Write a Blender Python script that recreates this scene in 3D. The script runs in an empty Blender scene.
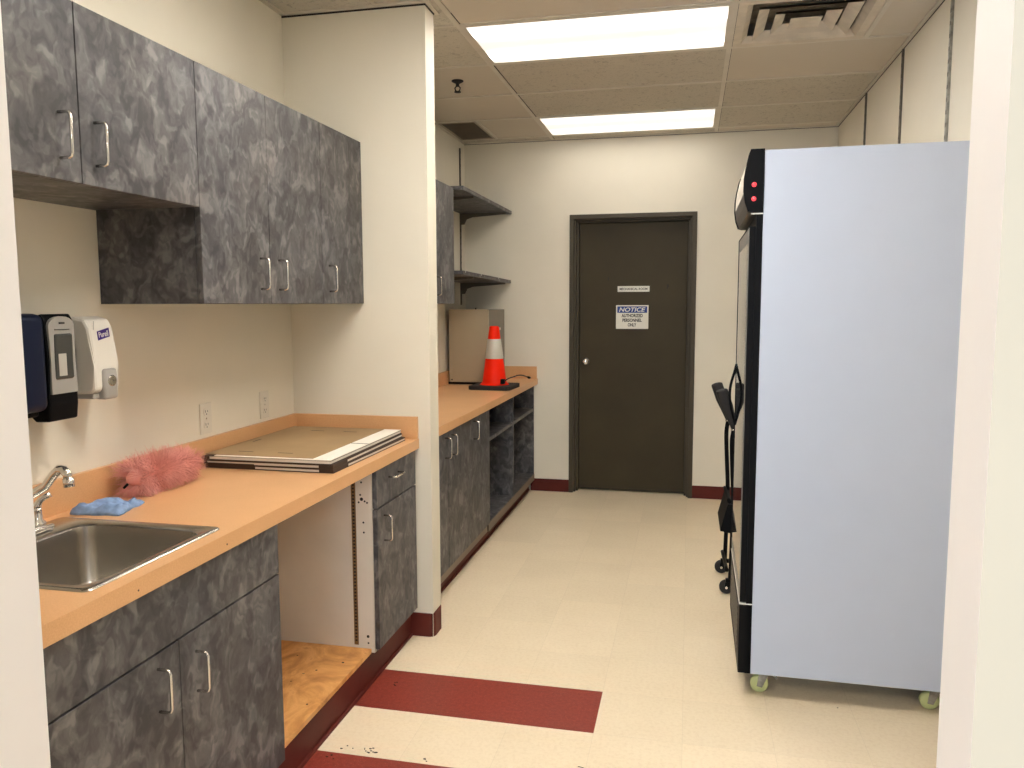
import bpy, bmesh, math, random
from mathutils import Vector, Matrix
random.seed(7)
PI = math.pi
scene = bpy.context.scene
COL = scene.collection

# ------------------------------------------------------------------ dimensions (metres)
H = 2.770            # ceiling
YB = 6.175           # back wall
XR = 2.784           # right wall
YM0, YM1, XM = 3.294, 3.410, 0.658     # short cross wall ending in the column
CT, CTH = 0.912, 0.044                 # worktop top, thickness
XC = 0.604                             # worktop front
XD = 0.594                             # base door faces
XU = 0.357                             # wall cabinet door faces
ZU, ZT, ZS = 1.509, 2.2085, 1.792      # wall cabinets: bottom, top, short bottom
TK = 0.125                             # toe kick height
YF = 1.0                               # inner face of the front wall

# ------------------------------------------------------------------ materials
def nt(name):
    m = bpy.data.materials.new(name); m.use_nodes = True
    n = m.node_tree; n.nodes.clear()
    out = n.nodes.new('ShaderNodeOutputMaterial'); b = n.nodes.new('ShaderNodeBsdfPrincipled')
    n.links.new(b.outputs[0], out.inputs[0])
    return m, n, b

def sset(b, **k):
    al = dict(color='Base Color', rough='Roughness', metal='Metallic', spec='Specular IOR Level', trans='Transmission Weight',
              ecol='Emission Color', estr='Emission Strength', coat='Coat Weight', sheen='Sheen Weight', ior='IOR', sub='Subsurface Weight')
    for q, v in k.items():
        if q in ('color', 'ecol') and len(v) == 3: v = (*v, 1)
        b.inputs[al[q]].default_value = v

def math_n(n, op, a, b=None, c=None):
    m = n.nodes.new('ShaderNodeMath'); m.operation = op
    for i, v in enumerate((a, b, c)):
        if v is None: continue
        if isinstance(v, (int, float)): m.inputs[i].default_value = v
        else: n.links.new(v, m.inputs[i])
    return m.outputs[0]

def pos(n, scale=(1, 1, 1)):
    g = n.nodes.new('ShaderNodeNewGeometry'); mp = n.nodes.new('ShaderNodeMapping')
    mp.inputs['Scale'].default_value = scale
    n.links.new(g.outputs['Position'], mp.inputs[0]); return mp.outputs[0]

def noise(n, vec, scale, detail=3, rough=.5, dist=0):
    t = n.nodes.new('ShaderNodeTexNoise'); n.links.new(vec, t.inputs['Vector'])
    t.inputs['Scale'].default_value = scale; t.inputs['Detail'].default_value = detail
    t.inputs['Roughness'].default_value = rough; t.inputs['Distortion'].default_value = dist
    return t.outputs['Fac']

def ramp(n, fac, stops):
    r = n.nodes.new('ShaderNodeValToRGB'); n.links.new(fac, r.inputs[0])
    e = r.color_ramp.elements
    while len(e) < len(stops): e.new(.5)
    for q, (p, c) in zip(e, stops): q.position = p; q.color = (*c, 1)
    return r.outputs[0]

def mix(n, fac, a, b, mode='MIX'):
    m = n.nodes.new('ShaderNodeMix'); m.data_type = 'RGBA'; m.blend_type = mode
    for i, v in ((0, fac), (6, a), (7, b)):
        if isinstance(v, (int, float)): m.inputs[i].default_value = v
        elif isinstance(v, tuple): m.inputs[i].default_value = (*v, 1)
        else: n.links.new(v, m.inputs[i])
    return m.outputs[2]

def bump(n, b, h, strength=.2, dist=.002):
    k = n.nodes.new('ShaderNodeBump'); k.inputs['Strength'].default_value = strength; k.inputs['Distance'].default_value = dist
    n.links.new(h, k.inputs['Height']); n.links.new(k.outputs[0], b.inputs['Normal'])

def simple(name, color, rough=.5, metal=0, var=.06, scale=8, **k):
    m, n, b = nt(name); sset(b, rough=rough, metal=metal, **k)
    f = noise(n, pos(n), scale, 3)
    lo = tuple(max(0, c * (1 - var)) for c in color); hi = tuple(min(1, c * (1 + var)) for c in color)
    n.links.new(ramp(n, f, [(.3, lo), (.7, hi)]), b.inputs['Base Color'])
    return m

def wall_mat(name, color):
    m, n, b = nt(name); sset(b, rough=.55, spec=.3)
    p = pos(n)
    f = noise(n, p, 2.5, 4)
    n.links.new(ramp(n, f, [(.3, tuple(c * .97 for c in color)), (.7, tuple(min(1, c * 1.02) for c in color))]), b.inputs['Base Color'])
    bump(n, b, noise(n, p, 160, 2), .06, .001)
    return m

M = {}
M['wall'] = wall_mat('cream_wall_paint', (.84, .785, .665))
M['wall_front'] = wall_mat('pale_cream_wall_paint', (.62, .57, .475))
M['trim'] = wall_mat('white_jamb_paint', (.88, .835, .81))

def laminate():
    m, n, b = nt('mottled_grey_laminate'); sset(b, rough=.45, spec=.35)
    g = n.nodes.new('ShaderNodeNewGeometry'); mp = n.nodes.new('ShaderNodeMapping')
    mp.inputs['Rotation'].default_value = (.45, .45, .3); mp.inputs['Scale'].default_value = (1, 1, .75)
    n.links.new(g.outputs['Position'], mp.inputs[0]); p = mp.outputs[0]
    t = n.nodes.new('ShaderNodeTexNoise'); n.links.new(p, t.inputs['Vector']); t.inputs['Scale'].default_value = 11; t.inputs['Detail'].default_value = 3
    w_ = n.nodes.new('ShaderNodeVectorMath'); w_.operation = 'MULTIPLY_ADD'; n.links.new(t.outputs['Color'], w_.inputs[0]); w_.inputs[1].default_value = (.16, .16, .16); n.links.new(p, w_.inputs[2])
    def patches(scale, sm):
        v = n.nodes.new('ShaderNodeTexVoronoi'); v.feature = 'SMOOTH_F1'; v.inputs['Scale'].default_value = scale; v.inputs['Smoothness'].default_value = sm
        n.links.new(w_.outputs[0], v.inputs['Vector']); sp = n.nodes.new('ShaderNodeSeparateXYZ'); n.links.new(v.outputs['Color'], sp.inputs[0]); return sp.outputs[0]
    f = math_n(n, 'MULTIPLY_ADD', patches(20, .75), .34, math_n(n, 'MULTIPLY', patches(50, .7), .24))
    f = math_n(n, 'MULTIPLY_ADD', noise(n, w_.outputs[0], 36, 5, .68), .42, f)
    c = ramp(n, f, [(.30, (.048, .047, .050)), (.45, (.082, .080, .084)), (.57, (.118, .115, .118)), (.72, (.185, .180, .180))])
    c2 = mix(n, 1.0, c, ramp(n, noise(n, pos(n), 2.6, 2), [(.35, (.88, .89, .93)), (.65, (1.08, 1.04, 1.0))]), 'MULTIPLY')
    n.links.new(c2, b.inputs['Base Color'])
    return m
M['laminate'] = laminate()

def counter_mat():
    m, n, b = nt('tan_laminate_worktop'); sset(b, rough=.36, spec=.45)
    p = pos(n)
    f = noise(n, p, 5, 3); f2 = noise(n, p, 260, 2)
    c = ramp(n, f, [(.3, (.69, .385, .180)), (.7, (.75, .425, .205))])
    c = mix(n, .25, c, ramp(n, f2, [(.35, (.60, .32, .145)), (.65, (.84, .50, .265))]))
    n.links.new(c, b.inputs['Base Color'])
    return m
M['counter'] = counter_mat()

def floor_mat():
    m, n, b = nt('vinyl_floor_tiles'); sset(b, rough=.38, spec=.4)
    g = n.nodes.new('ShaderNodeNewGeometry'); s = n.nodes.new('ShaderNodeSeparateXYZ'); n.links.new(g.outputs['Position'], s.inputs[0])
    u = math_n(n, 'DIVIDE', math_n(n, 'SUBTRACT', s.outputs[0], 1.465), .3055)
    v = math_n(n, 'DIVIDE', math_n(n, 'SUBTRACT', s.outputs[1], 2.944), .3055)
    fu, fv = math_n(n, 'FLOOR', u), math_n(n, 'FLOOR', v)
    def edge(w):
        fr = math_n(n, 'FRACT', w); return math_n(n, 'MINIMUM', fr, math_n(n, 'SUBTRACT', 1.0, fr))
    joint = math_n(n, 'LESS_THAN', math_n(n, 'MINIMUM', edge(u), edge(v)), .0036)
    cb = n.nodes.new('ShaderNodeCombineXYZ'); n.links.new(fu, cb.inputs[0]); n.links.new(fv, cb.inputs[1])
    wn = n.nodes.new('ShaderNodeTexWhiteNoise'); n.links.new(cb.outputs[0], wn.inputs['Vector'])
    p = pos(n)
    f = noise(n, p, 2.2, 4, .6); f2 = noise(n, p, 70, 3, .7); f3 = noise(n, p, 220, 2, .6)
    c = ramp(n, f, [(.3, (.82, .68, .485)), (.7, (.90, .765, .565))])
    c = mix(n, 1.0, c, ramp(n, wn.outputs[0], [(0, (.95, .95, .94)), (1, (1.03, 1.03, 1.03))]), 'MULTIPLY')
    c = mix(n, .35, c, ramp(n, f2, [(.36, (.76, .62, .435)), (.55, (.91, .785, .595))]))
    c = mix(n, math_n(n, 'MULTIPLY', math_n(n, 'GREATER_THAN', noise(n, p, 9, 6, .75, .5), .735), .5), c, (.36, .27, .18))   # scuffs
    r = ramp(n, f2, [(.3, (.215, .030, .020)), (.7, (.30, .050, .034))])
    r = mix(n, math_n(n, 'GREATER_THAN', f3, .66), r, (.42, .12, .09))
    r = mix(n, math_n(n, 'GREATER_THAN', noise(n, p, 26, 5, .8, .5), .74), r, (.62, .42, .32))
    rows = math_n(n, 'ADD', math_n(n, 'COMPARE', fv, -1.0, .1), math_n(n, 'COMPARE', fv, -3.0, .1))
    red = math_n(n, 'MULTIPLY', rows, math_n(n, 'LESS_THAN', u, 0.0))
    c = mix(n, red, c, r)
    c = mix(n, math_n(n, 'MULTIPLY', joint, math_n(n, 'MULTIPLY_ADD', red, -.08, .13)), c, (.30, .22, .14))
    n.links.new(c, b.inputs['Base Color'])
    bump(n, b, f, .05, .003)
    return m
M['floor'] = floor_mat()

def tile_mat(name, col, fiss):
    m, n, b = nt(name); sset(b, rough=.9, spec=.1)
    p = pos(n)
    f = noise(n, p, 26, 6, .72, 1.4); f1 = noise(n, p, 75, 3, .6)
    c = ramp(n, noise(n, p, 1.7, 3), [(.3, tuple(q * .95 for q in col)), (.7, col)])
    if fiss:
        c = mix(n, math_n(n, 'MULTIPLY', math_n(n, 'GREATER_THAN', f, .585), .5), c, tuple(q * .52 for q in col))
        c = mix(n, math_n(n, 'MULTIPLY', math_n(n, 'GREATER_THAN', f1, .62), .4), c, tuple(q * .55 for q in col))
        bump(n, b, f, -.5, .004)
    n.links.new(c, b.inputs['Base Color'])
    return m
M['tile_rough'] = tile_mat('fissured_ceiling_tile', (.60, .555, .475), True)
M['tile_smooth'] = tile_mat('smooth_ceiling_tile', (.66, .595, .505), False)
M['grid'] = simple('painted_steel_ceiling_grid', (.66, .61, .525), .5)
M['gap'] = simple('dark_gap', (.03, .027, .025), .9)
M['vent'] = simple('cream_painted_vent', (.66, .585, .48), .5, var=.1, scale=14)
M['soot'] = simple('dusty_dark_metal', (.045, .040, .035), .8)
M['duct'] = simple('sooty_duct_metal', (.26, .225, .18), .8, var=.3, scale=20)
M['grille'] = simple('grey_grille_metal', (.42, .36, .285), .6)
M['base'] = simple('dark_red_vinyl_base', (.105, .017, .012), .6, var=.15, spec=.25)
M['base2'] = simple('brown_carcass_edge', (.20, .155, .115), .5)
M['door'] = simple('dark_bronze_door_paint', (.052, .040, .021), .55, spec=.25, var=.10, scale=3)
M['doorframe'] = simple('dark_bronze_frame_paint', (.066, .053, .034), .5, spec=.3, var=.06)
M['chrome'] = simple('brushed_chrome', (.75, .73, .70), .18, 1.0, var=.02)
M['steel'] = simple('satin_stainless_steel', (.50, .475, .43), .27, 1.0, var=.05, scale=30)
M['melamine'] = simple('white_melamine_panel', (.80, .74, .65), .45, var=.03)
M['plasticwhite'] = simple('white_plastic', (.80, .77, .70), .35, var=.02)
M['plasticgrey'] = simple('grey_plastic', (.36, .35, .33), .35, var=.03)
M['plasticlight'] = simple('light_grey_plastic', (.50, .48, .44), .35, var=.03)
M['black'] = simple('black_plastic', (.004, .004, .005), .5, var=.1, spec=.1)
M['rubber'] = simple('black_rubber', (.014, .013, .014), .7, var=.1)
M['navy'] = simple('navy_plastic', (.006, .011, .034), .4, var=.15, scale=3, spec=.2)
M['window'] = simple('smoked_plastic_window', (.05, .052, .05), .12)
M['purple'] = simple('purple_logo_print', (.045, .018, .20), .5)
M['white'] = simple('white_print', (.82, .81, .78), .6, var=.01)
M['red_print'] = simple('red_print', (.5, .03, .03), .5)
M['blue'] = simple('notice_blue_print', (.010, .050, .26), .5, var=.03)
M['ink'] = simple('black_print', (.02, .02, .02), .6)
M['sign'] = simple('white_sign_plastic', (.80, .78, .70), .45, var=.02)
M['standard'] = simple('dark_steel_standard', (.15, .135, .115), .45, .6)
M['galv'] = simple('galvanised_standard', (.33, .32, .29), .4, .6, var=.3, scale=40)
M['brown_strip'] = simple('brass_brown_strip', (.23, .13, .05), .5, .3)
M['cardboard'] = simple('brown_cardboard', (.36, .235, .115), .8, var=.07, scale=6)
M['cardwhite'] = simple('white_printed_card', (.85, .80, .72), .6, var=.02)
M['almond'] = simple('almond_plastic', (.78, .73, .63), .4, var=.02)
M['carddark'] = simple('dark_brown_card_edge', (.055, .035, .024), .8)
M['orange'] = simple('orange_pvc', (.95, .020, .002), .45, spec=.15, var=.04)
M['reflective'] = simple('grey_reflective_band', (.62, .60, .54), .3, var=.03)
M['beige_metal'] = simple('beige_painted_steel', (.43, .36, .25), .4, var=.02)
M['grey_metal'] = simple('grey_brown_painted_steel', (.17, .145, .115), .4, var=.03)
M['fridge'] = simple('white_fridge_steel', (.505, .560, .690), .38, var=.01)
M['fridge_in'] = simple('white_fridge_liner', (.62, .62, .60), .4)
M['alu'] = simple('grey_aluminium', (.30, .30, .285), .4, .5)
M['sign_panel'] = simple('pale_sign_panel', (.80, .74, .66), .25, var=.01)
M['sign_grey'] = simple('grey_sign_panel', (.10, .092, .085), .5, spec=.2)
M['wheel'] = simple('yellow_green_nylon_wheel', (.62, .66, .30), .4)
M['cloth'] = simple('blue_microfibre', (.21, .32, .53), .95, var=.18, scale=60)
M['fluff'] = simple('coral_pink_fluff', (1.0, .47, .41), .9, var=.18, scale=20)
M['fluffcore'] = simple('coral_pink_core', (.98, .44, .38), .95)

def ply():
    m, n, b = nt('stained_plywood'); sset(b, rough=.42, spec=.45)
    p = pos(n, (1.5, 1, 1))
    f = noise(n, p, 3.4, 6, .6, 2.8)
    c = ramp(n, f, [(.3, (.46, .195, .05)), (.5, (.68, .33, .10)), (.62, (.80, .43, .155)), (.75, (.55, .24, .065))])
    c = mix(n, math_n(n, 'GREATER_THAN', noise(n, pos(n), 22, 3, .6), .74), c, (.10, .05, .02))
    n.links.new(c, b.inputs['Base Color']); return m
M['ply'] = ply()

def lens_mat(LENS):
    m, n, b = nt('lit_acrylic_lens')
    g = n.nodes.new('ShaderNodeTexCoord'); s = n.nodes.new('ShaderNodeSeparateXYZ'); n.links.new(g.outputs['Object'], s.inputs[0])
    # two fluorescent tubes run along the lens: brighter above each tube
    t = math_n(n, 'ABSOLUTE', math_n(n, 'SUBTRACT', math_n(n, 'ABSOLUTE', s.outputs[1]), .168))
    k = math_n(n, 'POWER', 2.718, math_n(n, 'MULTIPLY', math_n(n, 'MULTIPLY', t, t), -450.0))
    en = math_n(n, 'MINIMUM', math_n(n, 'MAXIMUM', math_n(n, 'MULTIPLY', math_n(n, 'SUBTRACT', .585, math_n(n, 'ABSOLUTE', s.outputs[0])), 14.0), 0.0), 1.0)   # the tubes stop short of the ends
    st = math_n(n, 'MULTIPLY_ADD', math_n(n, 'MULTIPLY', k, en), LENS, .80)
    sset(b, color=(.8, .8, .78), rough=.4, ecol=(1, .945, .86))
    n.links.new(st, b.inputs['Emission Strength'])
    return m
for k_, v_ in (('lens_sink', 60.0), ('lens_near', 43.0), ('lens_far', 6.6)): M[k_] = lens_mat(v_)

def led():
    m, n, b = nt('red_indicator_lamp'); sset(b, color=(.7, .02, .03), ecol=(1, .10, .12), estr=.9, rough=.3); return m
M['led'] = led()

def glass():
    m, n, b = nt('fridge_door_glass'); sset(b, color=(.95, .97, .96), rough=.02, trans=1.0, ior=1.45); return m
M['glass'] = glass()

# ------------------------------------------------------------------ mesh builder
class MB:
    def __init__(s): s.bm = bmesh.new()
    def box(s, x0, x1, y0, y1, z0, z1, bev=0, seg=2, smooth=False):
        b = bmesh.new()
        r = bmesh.ops.create_cube(b, size=1)
        for v in b.verts: v.co = Vector(((x0 + x1) / 2 + v.co.x * (x1 - x0), (y0 + y1) / 2 + v.co.y * (y1 - y0), (z0 + z1) / 2 + v.co.z * (z1 - z0)))
        if bev:
            bmesh.ops.bevel(b, geom=b.edges[:], offset=bev, segments=seg, affect='EDGES', profile=.5)
            if smooth:
                for f in b.faces: f.smooth = True
        s._add(b); return s
    def _add(s, b, mtx=None):
        if mtx is not None: b.transform(mtx)
        bmesh.ops.recalc_face_normals(b, faces=b.faces[:])
        me = bpy.data.meshes.new('tmp'); b.to_mesh(me); b.free(); s.bm.from_mesh(me); bpy.data.meshes.remove(me)
    def prism(s, pts, axis, a0, a1, bev=0, smooth=False):
        """pts: 2-D outline; axis 'x' -> (y,z), 'y' -> (x,z), 'z' -> (x,y)"""
        b = bmesh.new()
        f = {'x': lambda p, a: (a, p[0], p[1]), 'y': lambda p, a: (p[0], a, p[1]), 'z': lambda p, a: (p[0], p[1], a)}[axis]
        A = [b.verts.new(f(p, a0)) for p in pts]; B = [b.verts.new(f(p, a1)) for p in pts]
        b.faces.new(A); b.faces.new(B[::-1]); n = len(pts)
        for i in range(n):
            q = b.faces.new((A[i], A[(i + 1) % n], B[(i + 1) % n], B[i])); q.smooth = smooth
        if bev: bmesh.ops.bevel(b, geom=b.edges[:], offset=bev, segments=2, affect='EDGES', profile=.5)
        s._add(b); return s
    def tube(s, path, r, seg=10, caps=True):
        P = [Vector(p) for p in path]; b = bmesh.new(); rings = []
        rs = r if isinstance(r, (list, tuple)) else [r] * len(P)
        up = None
        for i, p in enumerate(P):
            t = (P[min(i + 1, len(P) - 1)] - P[max(i - 1, 0)]).normalized()
            if up is None:
                up = Vector((0, 0, 1)) if abs(t.z) < .9 else Vector((1, 0, 0))
            a = (up - t * up.dot(t)).normalized(); c = t.cross(a); up = a
            rings.append([b.verts.new(p + (a * math.cos(k * 2 * PI / seg) + c * math.sin(k * 2 * PI / seg)) * rs[i]) for k in range(seg)])
        for i in range(len(P) - 1):
            for k in range(seg):
                q = b.faces.new((rings[i][k], rings[i][(k + 1) % seg], rings[i + 1][(k + 1) % seg], rings[i + 1][k])); q.smooth = True
        if caps: b.faces.new(rings[0][::-1]); b.faces.new(rings[-1])
        s._add(b); return s
    def cyl(s, p0, p1, r, seg=20): return s.tube([p0, p1], r, seg)
    def lathe(s, prof, c, seg=32, axis='z'):
        b = bmesh.new(); rings = []
        for r, z in prof:
            rings.append([b.verts.new((r * math.cos(k * 2 * PI / seg), r * math.sin(k * 2 * PI / seg), z)) for k in range(seg)])
        for i in range(len(prof) - 1):
            for k in range(seg):
                q = b.faces.new((rings[i][k], rings[i][(k + 1) % seg], rings[i + 1][(k + 1) % seg], rings[i + 1][k])); q.smooth = True
        b.faces.new(rings[0][::-1]); b.faces.new(rings[-1])
        m = Matrix.Translation(c)
        if axis == 'y': m = m @ Matrix.Rotation(PI / 2, 4, 'X')      # local +z -> -y
        if axis == 'x': m = m @ Matrix.Rotation(PI / 2, 4, 'Y')      # local +z -> +x
        s._add(b, m); return s
    def quad(s, a, b_, c, d):
        vs = [s.bm.verts.new(p) for p in (a, b_, c, d)]; s.bm.faces.new(vs); return s
    def xf(s, m): s.bm.transform(m); return s
    def pieces(s, name, mat, parent):
        """every loose piece becomes a part of its own"""
        left = set(s.bm.verts); out = []
        while left:
            st = [left.pop()]; grp = {st[0]}
            while st:
                for e in st.pop().link_edges:
                    for v in e.verts:
                        if v in left: left.discard(v); grp.add(v); st.append(v)
            m = MB(); mp = {v: m.bm.verts.new(v.co) for v in grp}
            for f in {f for v in grp for f in v.link_faces}:
                q = m.bm.faces.new([mp[v] for v in f.verts]); q.smooth = f.smooth
            out.append(m.build(name, mat, parent))
        s.bm.free(); return out
    def build(s, name, mat, parent=None, auto=False):
        me = bpy.data.meshes.new(name); org = Vector((0, 0, 0))
        root = parent
        while root is not None:
            org += Vector(root.location); root = root.parent
        if parent is None:
            xs = [v.co for v in s.bm.verts]
            org = Vector(((min(v.x for v in xs) + max(v.x for v in xs)) / 2, (min(v.y for v in xs) + max(v.y for v in xs)) / 2, min(v.z for v in xs)))
        s.bm.transform(Matrix.Translation(-org)); s.bm.to_mesh(me); s.bm.free()
        for k in (mat if isinstance(mat, list) else [mat]): me.materials.append(M[k])
        o = bpy.data.objects.new(name, me); COL.objects.link(o)
        if parent is None: o.location = org
        else: o.parent = parent
        return o

def tag(o, label, cat, group=None):
    o['label'] = label; o['category'] = cat
    if group: o['group'] = group
    return o
def thing(name, loc, label, cat, group=None):
    o = bpy.data.objects.new(name, None); o.empty_display_size = .1; COL.objects.link(o); o.location = loc
    return tag(o, label, cat, group)
def struct(o): o['kind'] = 'structure'; return o
def lab(o, t): o['label'] = t; return o

def text_mesh(body, width=None, height=None, shear=0, bold=0):
    """flat lettering in the xy plane, centred on the origin, scaled to fit"""
    cu = bpy.data.curves.new('txt', 'FONT'); cu.body = body; cu.align_x = 'CENTER'; cu.align_y = 'CENTER'; cu.shear = shear
    cu.extrude = .012; cu.offset = bold; cu.resolution_u = 3
    o = bpy.data.objects.new('txt', cu); COL.objects.link(o)
    bpy.context.view_layer.update()
    me = bpy.data.meshes.new_from_object(o.evaluated_get(bpy.context.evaluated_depsgraph_get()))
    bpy.data.objects.remove(o); bpy.data.curves.remove(cu)
    xs = [v.co.x for v in me.vertices]; ys = [v.co.y for v in me.vertices]
    sx = width / (max(xs) - min(xs)) if width else None; sy = height / (max(ys) - min(ys)) if height else None
    sx = sx or sy; sy = sy or sx
    cx, cy = (max(xs) + min(xs)) / 2, (max(ys) + min(ys)) / 2
    for v in me.vertices: v.co = Vector(((v.co.x - cx) * sx, (v.co.y - cy) * sy, v.co.z * .04))
    return me
FACE_NY = Matrix(((1, 0, 0, 0), (0, 0, -1, 0), (0, 1, 0, 0), (0, 0, 0, 1)))     # text faces -y, reads along +x
FACE_PX = Matrix(((0, 0, 1, 0), (1, 0, 0, 0), (0, 1, 0, 0), (0, 0, 0, 1)))      # text faces +x, reads along +y
def lettering(name, body, at, face, mat, parent, **k):
    me = text_mesh(body, **k); b = MB(); b.bm.from_mesh(me); bpy.data.meshes.remove(me)
    b.bm.transform(Matrix.Translation(at) @ face)
    return b.build(name, mat, parent)

# ------------------------------------------------------------------ the room
struct(MB().box(-1.6, 5.0, -3.2, YB + .22, -.08, 0).build('floor', 'floor'))
struct(MB().box(-.12, 0, YF, YB + .1, 0, H).build('wall_left', 'wall'))
struct(MB().box(XR, XR + .12, YF, YB + .1, 0, H).build('wall_right', 'wall'))
DX0, DX1, DZ = .847, 1.813, 2.192
w = MB()
w.box(0, DX0 + .02, YB, YB + .16, 0, H); w.box(DX1 - .02, XR, YB, YB + .16, 0, H); w.box(DX0 + .02, DX1 - .02, YB, YB + .16, DZ - .02, H)
struct(w.build('wall_back', 'wall'))
struct(MB().box(0, XM, YM0, YM1, 0, H).build('wall_middle', 'wall'))
JX0, JX1 = .785, 2.0715
w = MB()
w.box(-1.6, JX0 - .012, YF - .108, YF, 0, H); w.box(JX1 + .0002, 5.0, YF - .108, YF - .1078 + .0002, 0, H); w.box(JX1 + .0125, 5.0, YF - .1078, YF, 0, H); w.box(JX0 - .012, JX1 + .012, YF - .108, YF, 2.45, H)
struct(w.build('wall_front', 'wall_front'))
struct(MB().box(JX0 - .012, JX0, YF - .1078, YF + .002, 0, 2.45).build('trim_1', 'trim'))
struct(MB().box(JX1, JX1 + .0125, YF - .1078, YF + .002, 0, 2.45).build('trim_2', 'trim'))

# ceiling: lay-in tiles, a hole left where the supply vent and the return grille sit
GX = [-.505, .305, .715, 1.935, 2.563, XR]
GY = [1.76 - .61, 1.76, 2.37, 2.98, 3.59, 4.20, 4.81, 5.42, 6.03, YB]
def cells():
    xs = [0, .305, .715, 1.935, 2.563, XR]; ys = [YF] + GY
    for i in range(len(xs) - 1):
        for j in range(len(ys) - 1):
            yield xs[i], xs[i + 1], ys[j], ys[j + 1]
c = MB(); mats = []
def face_tile(x0, x1, y0, y1, k):
    n0 = len(c.bm.faces); c.box(x0, x1, y0, y1, H, H + .02); c.bm.faces.ensure_lookup_table()
    for f in c.bm.faces[n0:]: f.material_index = k
for x0, x1, y0, y1 in cells():
    if abs(x0 - 1.935) < .01 and abs(y0 - 3.59) < .01: continue
    if x0 == 0 and abs(y0 - 5.42) < .01: continue
    smooth = (x0 > 1.9 and (abs(y0 - 4.20) < .01 or abs(y0 - 3.59) < .01 or y0 > 5.9)) or (x0 < .7 and 4.15 < y0 < 5.5) or (abs(x0 - .715) < .01 and y0 < 3.5)
    face_tile(x0, x1, y0, y1, 1 if smooth else 0)
face_tile(-1.6, 5, -3.2, YF, 0)
struct(c.build('ceiling', ['tile_rough', 'tile_smooth']))
g = MB()
for x in (.715, 1.935): g.box(x - .012, x + .012, YF, YB, H - .006, H + .004)
g.box(2.563 - .012, 2.563 + .012, 3.59, 4.20, H - .006, H + .004); g.box(.305 - .010, .305 + .010, 5.42, 6.03, H - .006, H + .004)
for y in GY[:-1]:
    g.box(XM if y < 3.4 and y > 3.2 else 0, XR, y - .012, y + .012, H - .005, H + .004)
# wall angles
g.box(0, XR, YB - .02, YB, H - .008, H); g.box(XR - .02, XR, YF, YB, H - .008, H); g.box(0, .02, YF, YM0, H - .008, H); g.box(0, .02, YM1, YB, H - .008, H)
g.box(0, XM + .02, YM0 - .02, YM0, H - .008, H); g.box(0, XM + .02, YM1, YM1 + .02, H - .008, H); g.box(XM, XM + .02, YM0, YM1, H - .008, H)
struct(g.build('ceiling_grid', 'grid'))
g = MB()  # thin dark strips standing in for shadow lines beside T-bars and wall angles
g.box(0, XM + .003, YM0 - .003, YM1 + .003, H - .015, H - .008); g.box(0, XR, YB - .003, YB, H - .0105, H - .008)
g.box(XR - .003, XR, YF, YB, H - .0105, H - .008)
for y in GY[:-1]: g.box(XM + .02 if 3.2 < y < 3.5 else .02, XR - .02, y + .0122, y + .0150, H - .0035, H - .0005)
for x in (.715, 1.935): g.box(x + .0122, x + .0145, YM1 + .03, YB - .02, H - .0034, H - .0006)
struct(g.build('painted_shadow_lines', 'gap'))

# baseboards
b = MB(); b.box(.40, .553, YF, YM0, 0, TK); b.box(.40, .562, YF, YM0, 0, .012)
struct(b.build('baseboard_left', 'base'))
pts = []
r0 = .03
x1, y0, y1 = XM + .007, YM0 - .007, YM1 + .007
pts = [(.553, YM0), (.553, y0)]
for k in range(7):
    a = -PI / 2 + k * PI / 12; pts.append((x1 - r0 + r0 * math.cos(a), y0 + r0 + r0 * math.sin(a)))
for k in range(7):
    a = k * PI / 12; pts.append((x1 - r0 + r0 * math.cos(a), y1 - r0 + r0 * math.sin(a)))
pts += [(.53, y1), (.53, YM1)]
pts += [(XM - .001, YM1), (XM - .001, YM0)]
struct(MB().prism(pts, 'z', 0, .108, smooth=False).build('baseboard_middle', 'base'))
b = MB(); b.box(.535, DX0, YB - .007, YB, 0, .10, .002); b.box(DX1, XR, YB - .007, YB, 0, .10, .002)
struct(b.build('baseboard_back', 'base'))
struct(MB().box(XR - .007, XR, YF, YB - .007, 0, .10, .002).build('baseboard_right', 'base'))
b = MB(); b.box(.38, .520, YM1, YB, 0, .10); b.box(.38, .528, YM1 + .01, YB - .01, 0, .012)
struct(b.build('baseboard_left.001', 'base'))

# the dark door in the back wall
dr = thing('door_1', (1.33, YB, 0), 'dark bronze flush metal door in a matching steel frame in the back wall', 'door'); struct(dr)
f = MB()
for s0, s1 in ((DX0, DX0 + .034), (DX1 - .034, DX1)): f.box(s0, s1, YB - .014, YB + .15, 0, DZ, .003)
f.box(DX0, DX1, YB - .013, YB + .15, DZ - .034, DZ, .003)
f.box(DX0 + .030, DX0 + .048, YB + .020, YB + .15, 0, DZ - .03, .002); f.box(DX0 + .046, DX0 + .064, YB + .060, YB + .15, 0, DZ - .03, .002); f.box(DX1 - .064, DX1 - .046, YB + .060, YB + .15, 0, DZ - .03, .002); f.box(DX1 - .048, DX1 - .030, YB + .020, YB + .15, 0, DZ - .03, .002)
f.box(DX0 + .030, DX1 - .030, YB + .020, YB + .15, DZ - .044, DZ - .03, .002); f.box(DX0 + .046, DX1 - .046, YB + .060, YB + .15, DZ - .056, DZ - .04, .002)
f.build('door_frame', 'doorframe', dr)
slab = MB().box(DX0 + .066, DX1 - .066, YB + .100, YB + .144, .012, DZ - .058, .002).build('door_panel', 'door', dr)
MB().box(DX0 + .06, DX1 - .06, YB + .148, YB + .158, 0, DZ - .05).build('dark_gap', 'gap', dr)
MB().lathe([(.031, 0), (.031, .004), (.014, .008), (.012, .028), (.022, .034), (.027, .046), (.025, .058), (.014, .064), (.001, .065)], (.966, YB + .100, 1.048), 24, 'y').build('door_knob', 'chrome', dr)
sc = MB()
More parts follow.
